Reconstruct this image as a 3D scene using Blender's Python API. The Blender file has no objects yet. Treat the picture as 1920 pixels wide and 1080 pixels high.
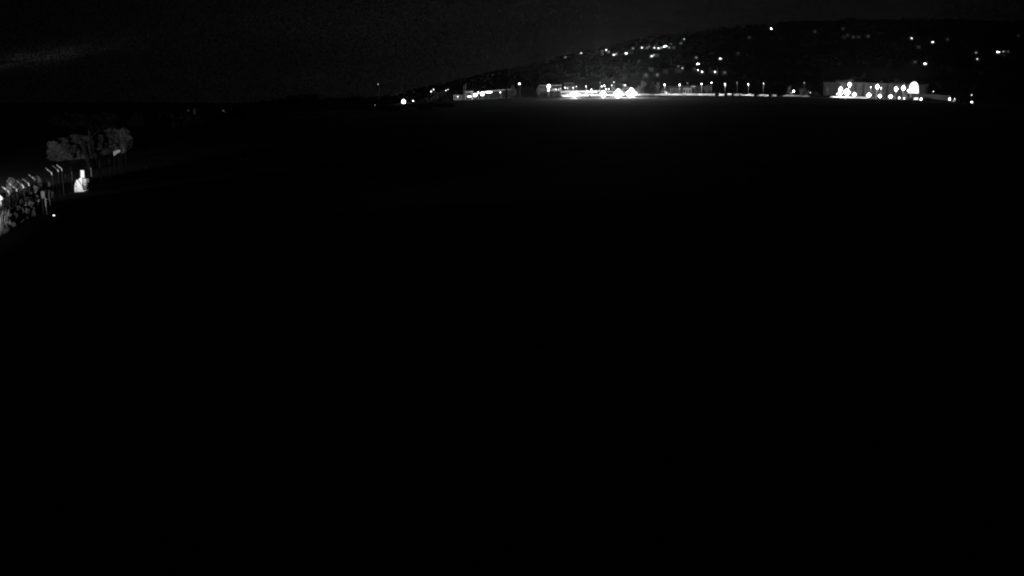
import bpy, math, random
from mathutils import Vector
from mathutils import noise as mn
random.seed(7)
R = random.Random(11)
scene = bpy.context.scene
C = scene.collection

# ------------------------------------------------------------------ camera
CAM = Vector((0.0, 0.0, 10.0)); PITCH = math.atan(383 / 1920.0); F = 1920.0
cd = bpy.data.cameras.new('camera'); cam = bpy.data.objects.new('camera', cd); C.objects.link(cam)
cam.location = CAM; cam.rotation_euler = (math.pi / 2 - PITCH, 0, 0)
cd.sensor_width = 36; cd.lens = 36.0; cd.clip_start = 0.5; cd.clip_end = 12000
scene.camera = cam
# ------------------------------------------------------------------ night sky
w = bpy.data.worlds.new('World'); scene.world = w; w.use_nodes = True
nt = w.node_tree; N = nt.nodes; L = nt.links
bg = N['Background']; bg.inputs['Strength'].default_value = 1.0
tc = N.new('ShaderNodeTexCoord')
sep = N.new('ShaderNodeSeparateXYZ'); L.new(tc.outputs['Generated'], sep.inputs[0])
def mth(op, a, b=None, c=None, clamp=False):
    n = N.new('ShaderNodeMath'); n.operation = op; n.use_clamp = clamp
    for k, v in enumerate((a, b, c)):
        if v is None: continue
        if isinstance(v, (int, float)): n.inputs[k].default_value = v
        else: L.new(v, n.inputs[k])
    return n.outputs[0]
# town light reflected by thin overcast: strongest toward the town's bearing, fading to the west
az = mth('ADD', sep.outputs[0], -0.06)
town = mth('POWER', 2.71828, mth('MULTIPLY', mth('MULTIPLY', az, az), -11.0))
base = mth('MULTIPLY_ADD', town, 0.0036, 0.0009)
mp = N.new('ShaderNodeMapping'); mp.inputs['Scale'].default_value = (3.0, 3.0, 16.0); mp.inputs['Rotation'].default_value = (0, math.radians(-14), 0)
L.new(tc.outputs['Generated'], mp.inputs[0])
cl = N.new('ShaderNodeTexNoise'); cl.inputs['Scale'].default_value = 1.6; cl.inputs['Detail'].default_value = 6
L.new(mp.outputs[0], cl.inputs[0])
cloud = mth('MULTIPLY_ADD', cl.outputs[0], 1.2, 0.4)
# fine noise put into the sky colour to imitate sensor grain
fn = N.new('ShaderNodeTexNoise'); fn.inputs['Scale'].default_value = 800; fn.inputs['Detail'].default_value = 1
L.new(tc.outputs['Generated'], fn.inputs[0])
fine = mth('MULTIPLY_ADD', fn.outputs[0], 4.5, -1.25, False)
# one thin cloud bank, low in the west, catching the light
bx_ = mth('ADD', sep.outputs[0], 0.42); bz_ = mth('ADD', mth('MULTIPLY_ADD', sep.outputs[0], -0.19, sep.outputs[2]), -0.1013)
bank = mth('POWER', 2.71828, mth('ADD', mth('MULTIPLY', mth('MULTIPLY', bx_, bx_), -420.0), mth('MULTIPLY', mth('MULTIPLY', bz_, bz_), -26000.0)))
mp2 = N.new('ShaderNodeMapping'); mp2.inputs['Scale'].default_value = (9, 9, 70); mp2.inputs['Location'].default_value = (1.7, 0, .4)
cb = N.new('ShaderNodeCombineXYZ'); L.new(sep.outputs[0], cb.inputs[0]); L.new(bz_, cb.inputs[2])
L.new(cb.outputs[0], mp2.inputs[0])
cl2 = N.new('ShaderNodeTexNoise'); cl2.inputs['Scale'].default_value = 2.0; cl2.inputs['Detail'].default_value = 5
L.new(mp2.outputs[0], cl2.inputs[0])
bankn = mth('MULTIPLY', bank, mth('MULTIPLY_ADD', cl2.outputs[0], 4.0, -1.3, True))
tot = mth('MULTIPLY', mth('MULTIPLY_ADD', bankn, 0.009, mth('MULTIPLY', base, cloud)), fine)
L.new(tot, bg.inputs['Color'])
# ------------------------------------------------------------------ exposure, render
scene.view_settings.view_transform = 'Standard'; scene.view_settings.look = 'None'
scene.view_settings.exposure = 0; scene.view_settings.gamma = 1; scene.view_settings.use_curve_mapping = False
scene.cycles.use_denoising = True
scene.cycles.max_bounces = 3; scene.cycles.diffuse_bounces = 1; scene.cycles.volume_bounces = 0
scene.cycles.sample_clamp_indirect = 0.05; scene.cycles.sample_clamp_direct = 0
scene.cycles.filter_width = 2.0
# unseen fill spot added for the near fence, low on the left off-frame
sp = bpy.data.lights.new('fence_fill_spot', 'SPOT'); sp.energy = 195000; sp.spot_size = math.radians(13.5); sp.spot_blend = 0.45; sp.shadow_soft_size = 0.15
so = bpy.data.objects.new('fence_fill_spot', sp); C.objects.link(so)
so.location = (-23, 32, 0.3)
so.rotation_euler = (Vector((-42.4, 98, 7.2)) - so.location).to_track_quat('-Z', 'Y').to_euler()

# unseen road lamp added as a bare fill spot for the trees past the bend
sp2 = bpy.data.lights.new('road_lamp_fill', 'SPOT'); sp2.energy = 44000; sp2.spot_size = math.radians(30); sp2.spot_blend = 0.35; sp2.shadow_soft_size = 0.2
so2 = bpy.data.objects.new('road_lamp_fill', sp2); C.objects.link(so2)
so2.location = (-49, 79, 1.7)
so2.rotation_euler = (Vector((-54.5, 132, 4.2)) - so2.location).to_track_quat('-Z', 'Y').to_euler()

sp3 = bpy.data.lights.new('road_lamp_fill', 'SPOT'); sp3.energy = 12000; sp3.spot_size = math.radians(60); sp3.spot_blend = 0.6; sp3.shadow_soft_size = 0.2  # second unseen fill spot, added to light the shrubs behind the fence
so3 = bpy.data.objects.new('road_lamp_fill', sp3); C.objects.link(so3)
so3.location = (-50, 62, 2.6)
so3.rotation_euler = (Vector((-37.6, 79, 1.7)) - so3.location).to_track_quat('-Z', 'Y').to_euler()

# ------------------------------------------------------------------ helpers
def ray(px, py):
    u = px - 960.0; v = 540.0 - py
    y = F * math.cos(PITCH) + v * math.sin(PITCH); z = -F * math.sin(PITCH) + v * math.cos(PITCH)
    return Vector((u / y, 1.0, z / y))
def at(px, py, Y): return CAM + ray(px, py) * Y
def sm(x, a, b):
    t = max(0.0, min(1.0, (x - a) / (b - a))); return t * t * (3 - 2 * t)
RID = [(-2000, 190), (0, 192), (400, 192), (640, 190), (740, 182), (800, 166), (900, 143), (1000, 121), (1100, 99), (1200, 78), (1300, 63), (1450, 49), (1650, 40), (1800, 40), (1920, 46), (2400, 60), (4000, 110)]
def ridge(u):
    px = 960 + u * 1958
    if px <= RID[0][0]: py = RID[0][1]
    elif px >= RID[-1][0]: py = RID[-1][1]
    else:
        for (a, b), (c, d) in zip(RID, RID[1:]):
            if a <= px <= c: py = b + (d - b) * (px - a) / (c - a); break
    return 10 + (157 - py) / 1958 * 3200
def gz(X, Y):
    if Y < 250: return 0.0
    z = -sm(Y, 250, 700) * min(9.0, 5.0 * ((X - 150) / 220.0) ** 2)
    z -= 26 * sm(Y, 600, 1250) * sm(-X, 60, 320)
    if Y > 1250:
        t = min(1.0, (Y - 1250) / 1950.0)
        h = ridge(X / Y)
        z = z * (1 - t) + h * (t ** 1.25) + 7 * t * mn.noise(Vector((X / 160, Y / 160, 3)))
        if Y > 3200: z -= (Y - 3200) * 0.09
    return z
def hill(px, py):
    d = ray(px, py); Y = 1250.0
    while Y < 3300:
        p = CAM + d * Y
        if p.z <= gz(p.x, Y): return Vector((p.x, Y, gz(p.x, Y)))
        Y += 6
    p = CAM + d * 3100
    return Vector((p.x, 3100, gz(p.x, 3100)))

MC = {}
def mat(name, col=0.2, rough=0.85, var=0.3, scale=3.0, bump=0.0, metal=0.0):
    if name in MC: return MC[name]
    m = bpy.data.materials.new(name); m.use_nodes = True; n = m.node_tree.nodes; l = m.node_tree.links
    b = n['Principled BSDF']; b.inputs['Roughness'].default_value = rough; b.inputs['Metallic'].default_value = metal
    b.inputs['Specular IOR Level'].default_value = 0.2
    t = n.new('ShaderNodeTexCoord'); ns = n.new('ShaderNodeTexNoise'); ns.inputs['Scale'].default_value = scale; ns.inputs['Detail'].default_value = 5
    l.new(t.outputs['Object'], ns.inputs[0])
    r = n.new('ShaderNodeValToRGB'); r.color_ramp.elements[0].position = 0.3; r.color_ramp.elements[1].position = 0.7
    a, c = col * (1 - var), min(0.9, col * (1 + var))
    r.color_ramp.elements[0].color = (a, a, a, 1); r.color_ramp.elements[1].color = (c, c, c, 1)
    l.new(ns.outputs[0], r.inputs[0]); l.new(r.outputs[0], b.inputs['Base Color'])
    if bump:
        bp = n.new('ShaderNodeBump'); bp.inputs['Strength'].default_value = bump; l.new(ns.outputs[0], bp.inputs['Height']); l.new(bp.outputs[0], b.inputs['Normal'])
    MC[name] = m; return m
def glow(strength):
    s = float('%.2g' % strength); k = 'lit_glass_%g' % s
    if k in MC: return MC[k]
    m = bpy.data.materials.new(k); m.use_nodes = True; n = m.node_tree.nodes; n.clear()
    o = n.new('ShaderNodeOutputMaterial'); e = n.new('ShaderNodeEmission'); e.inputs['Strength'].default_value = s
    e.inputs['Color'].default_value = (1, 1, 1, 1); m.node_tree.links.new(e.outputs[0], o.inputs[0])
    m.cycles.emission_sampling = 'NONE'
    MC[k] = m; return m

class MB:
    def __init__(s): s.v = []; s.f = []
    def box(s, c, sz):
        x, y, z = c; a, b, h = sz[0] / 2, sz[1] / 2, sz[2] / 2; k = len(s.v)
        s.v += [(x - a, y - b, z - h), (x + a, y - b, z - h), (x + a, y + b, z - h), (x - a, y + b, z - h), (x - a, y - b, z + h), (x + a, y - b, z + h), (x + a, y + b, z + h), (x - a, y + b, z + h)]
        s.f += [(k, k + 3, k + 2, k + 1), (k + 4, k + 5, k + 6, k + 7), (k, k + 1, k + 5, k + 4), (k + 1, k + 2, k + 6, k + 5), (k + 2, k + 3, k + 7, k + 6), (k + 3, k, k + 4, k + 7)]
        return s
    def rod(s, p, q, r, r2=None, n=6):
        p = Vector(p); q = Vector(q); r2 = r if r2 is None else r2; d = (q - p).normalized()
        a = d.orthogonal().normalized(); b = d.cross(a); k = len(s.v)
        for c, rr in ((p, r), (q, r2)):
            for i in range(n):
                t = 2 * math.pi * i / n; s.v.append(tuple(c + a * math.cos(t) * rr + b * math.sin(t) * rr))
        for i in range(n): s.f.append((k + i, k + (i + 1) % n, k + n + (i + 1) % n, k + n + i))
        s.f.append(tuple(k + i for i in range(n))[::-1]); s.f.append(tuple(k + n + i for i in range(n)))
        return s
    def ball(s, c, r, sc=(1, 1, 1), nu=10, nv=6, top=1.0):
        k = len(s.v)
        for j in range(nv + 1):
            ph = -math.pi / 2 + math.pi * top * j / nv if top == 1.0 else -math.pi / 2 + math.pi * top * j / nv
            for i in range(nu):
                t = 2 * math.pi * i / nu
                s.v.append((c[0] + r * sc[0] * math.cos(ph) * math.cos(t), c[1] + r * sc[1] * math.cos(ph) * math.sin(t), c[2] + r * sc[2] * math.sin(ph)))
        for j in range(nv):
            for i in range(nu): s.f.append((k + j * nu + i, k + j * nu + (i + 1) % nu, k + (j + 1) * nu + (i + 1) % nu, k + (j + 1) * nu + i))
        return s
    def prism(s, pts, off):     # planar outline + extrusion vector
        n = len(pts); k = len(s.v); off = Vector(off)
        s.v += [tuple(p) for p in pts] + [tuple(Vector(p) + off) for p in pts]
        s.f.append(tuple(range(k, k + n))); s.f.append(tuple(range(k + 2 * n - 1, k + n - 1, -1)))
        for i in range(n): s.f.append((k + i, k + (i + 1) % n, k + n + (i + 1) % n, k + n + i)[::-1])
        return s
    def leaf(s, c, sz, rr, flat=False):
        a = Vector((rr.gauss(0, 1), rr.gauss(0, 1), rr.gauss(0, 1) * (0.3 if flat else 1))).normalized(); b = a.orthogonal().normalized()
        q = rr.uniform(0, 6.28); b2 = (b * math.cos(q) + a.cross(b) * math.sin(q)); d = a.cross(b2)
        k = len(s.v); u = b2 * sz * 0.5; v = d * sz * rr.uniform(.5, .9) * 0.5
        c = Vector(c)
        s.v += [tuple(c - u), tuple(c + v), tuple(c + u), tuple(c - v)]; s.f.append((k, k + 1, k + 2, k + 3)); return s
    def build(s, name, m, parent=None, org=None):
        me = bpy.data.meshes.new(name)
        o_ = Vector(org) if org is not None else (parent_loc(parent) if parent else Vector((0, 0, 0)))
        me.from_pydata([tuple(Vector(p) - o_) for p in s.v], [], s.f); me.update()
        if m: me.materials.append(m)
        o = bpy.data.objects.new(name, me); C.objects.link(o)
        if parent: o.parent = parent
        elif org is not None: o.location = o_
        return o
def parent_loc(o):
    p = Vector((0, 0, 0))
    while o: p += o.location; o = o.parent
    return p
def thing(name, label, cat, loc, group=None):
    o = bpy.data.objects.new(name, None); C.objects.link(o); o.location = loc; o.empty_display_size = 0.3
    o['label'] = label; o['category'] = cat
    if group: o['group'] = group
    return o
def tag(o, label=None, cat=None, group=None, kind=None):
    for k, v in (('label', label), ('category', cat), ('group', group), ('kind', kind)):
        if v: o[k] = v
    return o
ORD = 'first second third fourth fifth sixth seventh eighth ninth tenth eleventh twelfth thirteenth fourteenth fifteenth sixteenth seventeenth eighteenth nineteenth twentieth'.split()
ORD += ['twenty-' + x for x in ORD[:9]] + ['thirtieth'] + ['thirty-' + x for x in ORD[:9]]

M_grass = mat('dark_grass', 0.035, 0.95, 0.4, 0.25)
M_hill = mat('dark_woodland_ground', 0.03, 0.95, 0.4, 0.02)
M_asph = mat('dark_asphalt', 0.025, 0.9, 0.25, 0.6)
M_conc = mat('apron_concrete', 0.30, 0.9, 0.35, 0.07)
M_paint = mat('worn_line_paint', 0.06, 0.8, 0.3, 2)
M_pole = mat('galvanised_pole', 0.45, 0.6, 0.15, 3)
M_arm = mat('lit_galvanised_arm', 0.34, 0.6, 0.1, 8)
M_dark = mat('dark_steel_and_silhouette', 0.005, 0.9, 0.2, 5)  # near black for dark metal and for shade on things seen as silhouettes
M_house = mat('lamp_housing', 0.12, 0.6, 0.1, 5)
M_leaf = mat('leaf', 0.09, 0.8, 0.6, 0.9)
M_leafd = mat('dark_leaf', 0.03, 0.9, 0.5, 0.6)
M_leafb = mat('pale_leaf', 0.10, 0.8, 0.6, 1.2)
M_bark = mat('bark', 0.06, 0.9, 0.4, 4)
M_barkp = mat('pale_bark', 0.15, 0.9, 0.3, 4)
M_white = mat('white_reflective_sheet', 0.80, 0.5, 0.06, 3.5)
M_wallp = mat('pale_render_wall', 0.42, 0.85, 0.15, 0.25)
M_wallg = mat('grey_cladding', 0.22, 0.7, 0.2, 0.15)
M_walld = mat('dull_cladding', 0.075, 0.8, 0.25, 0.2)
M_roof = mat('roof_sheet', 0.16, 0.8, 0.3, 0.3)
M_glassd = mat('dark_glass', 0.02, 0.2, 0.1, 1)
M_plast = mat('housewall', 0.3, 0.9, 0.2, 0.3)
M_tile = mat('roof_tile', 0.08, 0.9, 0.3, 0.5)

# ------------------------------------------------------------------ ground
def grid(xs, ys, fz, name, m):
    b = MB(); nx = len(xs)
    for y in ys:
        for x in xs: b.v.append((x, y, fz(x, y)))
    for j in range(len(ys) - 1):
        for i in range(nx - 1):
            k = j * nx + i; b.f.append((k, k + 1, k + nx + 1, k + nx))
    return b.build(name, m)
ys = [-60, -20, 20, 60, 100, 140, 180, 220, 250] + [250 + 12.5 * i for i in range(1, 81)]
xs = [-3200 + 100 * i for i in range(28)] + [-400 + 20 * i for i in range(51)] + [650 + 100 * i for i in range(30)]
tag(grid(xs, ys, gz, 'ground', M_grass), kind='structure')
ys2 = [1250 + 32 * i for i in range(0, 90)]
xs2 = [-3200 + 45 * i for i in range(150)]
tag(grid(xs2, ys2, gz, 'hillside', M_hill), kind='structure')
def lin(a, b, n): return [a + (b - a) * i / (n - 1) for i in range(n)]
tag(grid(lin(50, 275, 46), lin(842, 1000, 14), lambda x, y: gz(x, y) + 0.12, 'apron', M_conc), kind='structure')
tag(grid(lin(287, 372, 20), lin(850, 985, 12), lambda x, y: gz(x, y) + 0.12, 'hangar_apron', M_conc), kind='structure')
tag(grid(lin(-330, 330, 60), lin(130, 150, 3), lambda x, y: gz(x, y) + 0.02, 'taxiway', M_asph), kind='structure')
tag(grid(lin(-330, 330, 60), lin(139.8, 140.1, 2), lambda x, y: gz(x, y) + 0.03, 'taxiway_centreline', M_paint), kind='structure')
tag(grid(lin(-60, 420, 60), lin(470, 512, 5), lambda x, y: gz(x, y) + 0.12, 'runway', M_asph), kind='structure')
tag(grid(lin(-39, -28, 5), lin(30, 118, 20), lambda x, y: 0.012, 'perimeter_track', M_asph), kind='structure')

# ------------------------------------------------------------------ trees and shrubs
def crown(c, rx, rz, nleaf, lsz, rr, cone=False, ry=None, n=12):
    b = MB(); cl = []; ry = ry or rx
    for i in range(n):
        if cone:
            t = (i + .5) / n; cl.append((c[0] + rr.gauss(0, .08) * rx, c[1] + rr.gauss(0, .08) * rx, c[2] - rz + 2 * rz * t, rx * (1.05 - t) * .9 + .15 * rx * .3, rz / n * 1.6))
        else:
            t = rr.uniform(0, 6.28); q = rr.random() ** .5 * (.68 if n < 20 else .8); zz = rr.uniform(-.62, .62) if n < 20 else rr.uniform(-.85, .8)
            cl.append((c[0] + rx * q * math.cos(t), c[1] + ry * q * math.sin(t), c[2] + rz * zz, rx * rr.uniform(.28, .5), rz * rr.uniform(.28, .46)))
    for i in range(nleaf):
        x, y, z, r1, r2 = cl[rr.randrange(n)] if not cone else cl[min(n - 1, int(n * (1 - math.sqrt(rr.random()))))]
        v = Vector((rr.gauss(0, 1), rr.gauss(0, 1), rr.gauss(0, 1))).normalized() * (rr.random() ** .35)
        b.leaf((x + v.x * r1, y + v.y * r1, z + v.z * r2), lsz * rr.uniform(.6, 1.4), rr)
    return b
def tree(name, label, X, Y, h, r, m, nleaf=700, lsz=0.8, cone=False, group=None, cat='tree', trunk=0.25, bark=None, tr=None, base=None, n=12):
    z = gz(X, Y) if base is None else base; rr = random.Random(int(X * 13 + Y * 7)); th = h * trunk
    t = thing(name, label, cat, (X, Y, z), group)
    tr = tr or max(.06, h * .025); b = MB().rod((X, Y, z - .2), (X + rr.uniform(-.03, .03) * h, Y, z + th + h * .3), tr, tr * .5, 7)
    for k in range(4):
        a = rr.uniform(0, 6.28); zz = z + th * rr.uniform(.8, 1.5)
        b.rod((X, Y, zz), (X + r * .5 * math.cos(a), Y + r * .5 * math.sin(a), zz + h * .25), tr * .45, tr * .15, 5)
    b.build('trunk', bark or M_bark, t)
    crown((X, Y, z + th + (h - th) / 2), r, (h - th) / 2, nleaf, lsz, rr, cone, None, n).build('crown', m, t)
    return t
def tree_px(name, label, pxl, pxr, pyt, Y, m, **k):
    X0 = at(pxl, 160, Y).x; X1 = at(pxr, 160, Y).x; X = (X0 + X1) / 2; z = k.get('base', None)
    z = gz(X, Y) if z is None else z
    return tree(name, label, X, Y, at(960, pyt, Y).z - z, (X1 - X0) / 2, m, **k)
# far dark tree line on the left
TL = [(-10, 60, 206, 215), (38, 110, 209, 220), (90, 170, 205, 230), (150, 215, 210, 215), (200, 270, 207, 240), (250, 330, 209, 225), (310, 372, 211, 240), (372, 418, 212, 250), (425, 470, 204, 330), (452, 500, 192, 360), (488, 530, 186, 370), (512, 560, 176, 380), (545, 592, 172, 390), (575, 622, 178, 400), (605, 650, 180, 395), (632, 690, 179, 400), (668, 720, 186, 420), (705, 752, 196, 430), (770, 812, 197, 470), (806, 850, 192, 520)]
for i, (a, c, t, Y) in enumerate(TL):
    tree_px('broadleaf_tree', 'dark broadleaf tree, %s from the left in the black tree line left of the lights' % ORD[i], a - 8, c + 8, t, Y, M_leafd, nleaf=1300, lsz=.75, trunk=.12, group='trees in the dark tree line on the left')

# ------------------------------------------------------------------ near fence on the left
def onz(px, py, z): d = ray(px, py); return CAM + d * ((z - CAM.z) / d.z)
EL = 2.45
eb = [onz(px, py, EL) for px, py in ((4, 370), (18, 361), (31, 354.5), (44, 349), (54, 344.5))]
step = eb[1] - eb[0]
pts = [eb[0] - Vector((-0.45, 2.1, 0)) * k for k in (2, 1)] + eb
far_pts = [onz(px, py, EL) for px, py in ((66, 337), (82, 330), (97, 324.5), (109, 319), (116, 317), (132, 309.5), (148, 305), (166, 301), (186, 296.5), (204, 291.5), (222, 287), (235, 286))]
pts += far_pts
fence = thing('perimeter_fence', 'tall wire perimeter fence with outward cranked arms curving away along the left edge', 'fence', (pts[0].x, pts[0].y, 0))
outw = Vector((-0.80, 0.1, 0))
for i, p in enumerate(pts):
    g = Vector((p.x, p.y, 0))
    MB().rod(g - Vector((0, 0, .2)), Vector((p.x, p.y, EL - .16)), .055, .05, 6).build('post', M_dark, fence)  # posts coloured near black as unlit silhouettes under the bright arms
    if i in (8,) or i > 11: continue
    L1 = 0.46 + 0.03 * math.sin(i * 5)
    e = Vector((p.x, p.y, EL)); tip = e + Vector((-.80, 0.15, .62)).normalized() * (L1 + .2)
    MB().rod(e - Vector((0, 0, .16)), e, .042, .042, 6).rod(e, tip, .042, .036, 6).build('post_arm', M_arm, fence)
wb = MB()
for a, c in zip(pts, pts[1:]):
    for k in range(3):
        o = Vector((-.80, .15, .62)).normalized() * (.2 + .2 * k)
        wb.rod(a + o, c + o, .004, .004, 3)
wb.build('barbed_wire', M_pole, fence)['kind'] = 'stuff'
wb = MB()
for a, c in zip(pts, pts[1:]):
    d = (c - a); n = max(4, int(d.length / .22))
    for k in range(n):
        q = a + d * (k / n); wb.rod((q.x, q.y, .05), (q.x, q.y, EL - .18), .003, .003, 3)
    for zz in (.1, .7, 1.3, 1.9, EL - .2): wb.rod((a.x, a.y, zz), (c.x, c.y, zz), .005, .005, 3)
wb.build('wire_mesh', M_dark, fence)['kind'] = 'stuff'

# undergrowth right behind the fence (outside it)
def strip_pt(t):
    t = max(0, min(.9999, t)) * (len(pts) - 1); i = int(t); return pts[i].lerp(pts[i + 1], t - i)
b = MB(); rr = random.Random(3)
for i in range(60000):
    t = rr.random() ** 1.2 * .46; q = strip_pt(t); off = rr.uniform(.08, .7)
    h = rr.uniform(.4, 1.7) * (1.0 if t < .3 else .9); x = q.x - off; y = q.y + rr.uniform(-.3, .3)
    lean = rr.uniform(-.16, .12); w_ = rr.uniform(.008, .024); k = len(b.v)
    b.v += [(x - w_, y, 0), (x + w_, y, 0), (x + lean * h + w_ * .5, y + rr.uniform(-.1, .1), h * .7), (x + lean * h * 1.7, y, h)]
    b.f.append((k, k + 1, k + 2, k + 3))
tag(b.build('tall_grass', M_leafb), 'pale tall grass standing behind the foot of the wire fence', 'grass', kind='stuff')
def shrub(label, X, Y, h, rx, ry, m, n, lsz, group='shrubs behind the wire fence', z0=0.0, name='shrub', cat='shrub'):
    rr = random.Random(int(X * 31 + Y)); t = thing(name, label, cat, (X, Y, z0), group)
    st = MB()
    for k in range(5):
        a = rr.uniform(0, 6.28); st.rod((X, Y, z0 - .05), (X + rx * .5 * math.cos(a), Y + ry * .5 * math.sin(a), z0 + h * .6), .03, .01, 5)
    st.build('stem', M_bark, t)
    crown((X, Y, z0 + h * .5), rx, h * .5, n, lsz, rr, False, ry, 40).build('foliage', m, t)
    return t
sx = [(5.4, -0.8, 1.30, 'low shrub at the left frame edge behind the first fence bay', 1), (9.5, -0.8, 1.35, 'shrub behind the fence under the first whole bright arm', 1),
      (16, -0.8, 1.50, 'shrub behind the fence between the first and second bright arms', 1), (24, -0.8, 1.40, 'shrub behind the fence under the second bright arm', 0), (33, -0.8, 1.55, 'shrub behind the fence under the third bright arm', 0),
      (42, -0.8, 1.60, 'shrub behind the fence under the fourth bright arm', 0), (51, -0.8, 1.80, 'shrub behind the fence just right of the fourth bright arm', 0), (60, -0.9, 2.50, 'tall lit shrub rising over the fence right of the bright arms', 0),
      (70, -0.9, 2.70, 'tallest rounded shrub above the fence left of the gap in the bright arms', 0), (80, -0.9, 2.60, 'shaded shrub behind the fence above the small plate', 0), (90, -0.9, 1.90, 'shaded shrub behind the fence left of the two far arms', 0)]
for px, dx, h, lb, pale in sx:
    q = min((strip_pt(k / 400) for k in range(400)), key=lambda v: abs(960 + v.x / v.y * 1900 - px))
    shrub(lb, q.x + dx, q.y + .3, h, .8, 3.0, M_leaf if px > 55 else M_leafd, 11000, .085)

# lit trees beyond the far bend of the fence
TB = [(92, 118, 268, 136, 'left-most lit tree in the lit clump beyond the fence bend'), (110, 138, 262, 139, 'second lit tree in the lit clump beyond the fence bend'),
      (130, 157, 256, 142, 'third lit tree in the lit clump, left of the dark bare trunks'), (156, 178, 256, 146, 'narrow lit tree between the dark bare trunks beyond the fence'),
      (178, 204, 252, 150, 'lit tree beyond the fence left of the small pale panel'), (196, 228, 244, 152, 'tall faint tree at the right end of the lit trees beyond the fence')]
for a, c, t, Y, lb in TB:
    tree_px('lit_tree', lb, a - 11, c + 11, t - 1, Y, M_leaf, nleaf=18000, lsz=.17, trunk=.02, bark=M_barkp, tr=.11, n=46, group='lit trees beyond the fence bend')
for x, y1, Y, lb in ((157, 262, 122, 'dark bare leaning trunk in front of the lit trees, left one'), (170, 250, 124, 'dark bare leaning trunk in front of the lit trees, right one')):
    p = at(x + 10, 300, Y); q = at(x - 4, y1 - 6, Y); p.z = 0
    t = thing('bare_tree', lb, 'tree', p, 'dark bare trunks before the lit trees')
    MB().rod(p, p.lerp(q, .55), .22, .16, 7).rod(p.lerp(q, .55), q, .16, .08, 7).build('trunk', M_dark, t)
    bb = MB()
    for k in range(7):
        s_ = p.lerp(q, .35 + .09 * k); bb.rod(s_, s_ + Vector((R.uniform(-1, 1), R.uniform(-.6, .6), R.uniform(.3, 1.1))), .06, .015, 5)
    bb.build('branch', M_dark, t)

# white cover with upright board, just inside the fence
B0 = onz(148, 360.5, 0); YY = B0.y
o = thing('covered_equipment', 'bright white half-round cover with an upright white board rising from its top', 'equipment', (B0.x, B0.y, 0))
sc = YY / 1958.0
def P(px, py, dy=0.0):
    v = at(px, py, YY); return Vector((v.x, v.y + dy, max(0.0, v.z)))
MB().prism([P(140.3, 361.5), P(155.8, 359.3), P(155.2, 354), P(153.6, 348.5), P(149.8, 342.2), P(146.3, 337), P(143, 337.2), P(141, 342), P(139.6, 350)][::-1], (0, 1.1, 0)).build('cover', M_white, o)
MB().prism([P(155.8, 359.2, -.03), P(158.8, 358.8, -.03), P(158.8, 356.4, -.03), P(157, 356.2, -.03)][::-1], (0, .9, 0)).build('foot', M_white, o)
MB().prism([P(146.8, 336.2), P(150.6, 333.5), P(153.9, 333.2), P(154.0, 345), P(153.4, 346.6)][::-1], (0, .5, 0)).build('side_panel', M_white, o)
MB().prism([P(150.7, 319.4, .05), P(157.0, 319.4, .05), P(157.9, 332.8, .05), P(155.3, 333, .05), P(154.4, 330.5, .05), P(153.9, 336, .05), P(150.7, 336, .05)][::-1], (0, .06, 0)).build('upright_board', M_white, o)
MB().rod(P(145.6, 335.8, -.06), P(160.5, 357, -.06), .022, .022, 6).build('strut', M_dark, o)
MB().box(P(141.8, 349.4, -.02), (.19, .05, .07)).build('handle', M_walld, o)
MB().box(P(143.3, 358.3, -.02), (.06, .04, .06)).build('latch', M_walld, o)
cab = MB().prism([P(155.0, 335.2, .1), P(160.4, 335.4, .1), P(160.6, 341.5, .1), P(155.2, 341.8, .1)][::-1], (0, .45, 0)).build('box', mat('dull_white', .5, .7, .3, 9), o)
MB().prism([P(155.9, 342.2, .1), P(160.7, 342, .1), P(160.2, 347.7, .1), P(156.4, 348, .1)][::-1], (0, .4, 0)).build('box', mat('dull_white', .5, .7, .3, 9), o)
MB().box(P(159.0, 344.2, .07), (.10, .04, .09)).build('vent', M_dark, o)
MB().rod(P(156.5, 349, .2), P(161, 357.5, .2), .05, .05, 6).rod(P(161, 349, .2), P(157.5, 354, .2), .03, .03, 6).build('linkage', mat('grey_steel', .22, .6, .5, 12), o)
MB().rod(P(158, 348, .3), P(158, 361, .3), .05, .05, 6).build('leg', M_dark, o)
# small grey unit right of it
q = onz(165.5, 362, 0); v1 = at(165.2, 335.5, q.y); v2 = at(165.8, 341.5, q.y)
t = thing('marker_box', 'small grey box on a dark post right of the white cover', 'box', q)
MB().rod((q.x, q.y, -.1), (q.x, q.y, v2.z), .03, .03, 6).build('post', M_dark, t)
MB().box(((v1.x + v2.x) / 2, q.y, (v1.z + v2.z) / 2), (.12, .12, v1.z - v2.z)).build('box', mat('grey_box', .1, .8, .2, 5), t)
# guard rail outside the fence
rp = [onz(px, py, 1.05) for px, py in ((105, 333), (112, 329), (122, 325), (134, 321.5), (150, 317.5), (170, 313))]
t = thing('guard_rail', 'faint low guard rail running beyond the fence above the white cover', 'guard rail', (rp[0].x, rp[0].y, 0))
for a in rp: MB().rod((a.x, a.y, -.1), (a.x, a.y, 1.0), .05, .05, 6).build('post', mat('rail_steel', .13, .8, .3, 2), t)
for a, c in zip(rp, rp[1:]): MB().rod(a, c, .055, .055, 6).build('rail', mat('rail_steel'), t)
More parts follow.
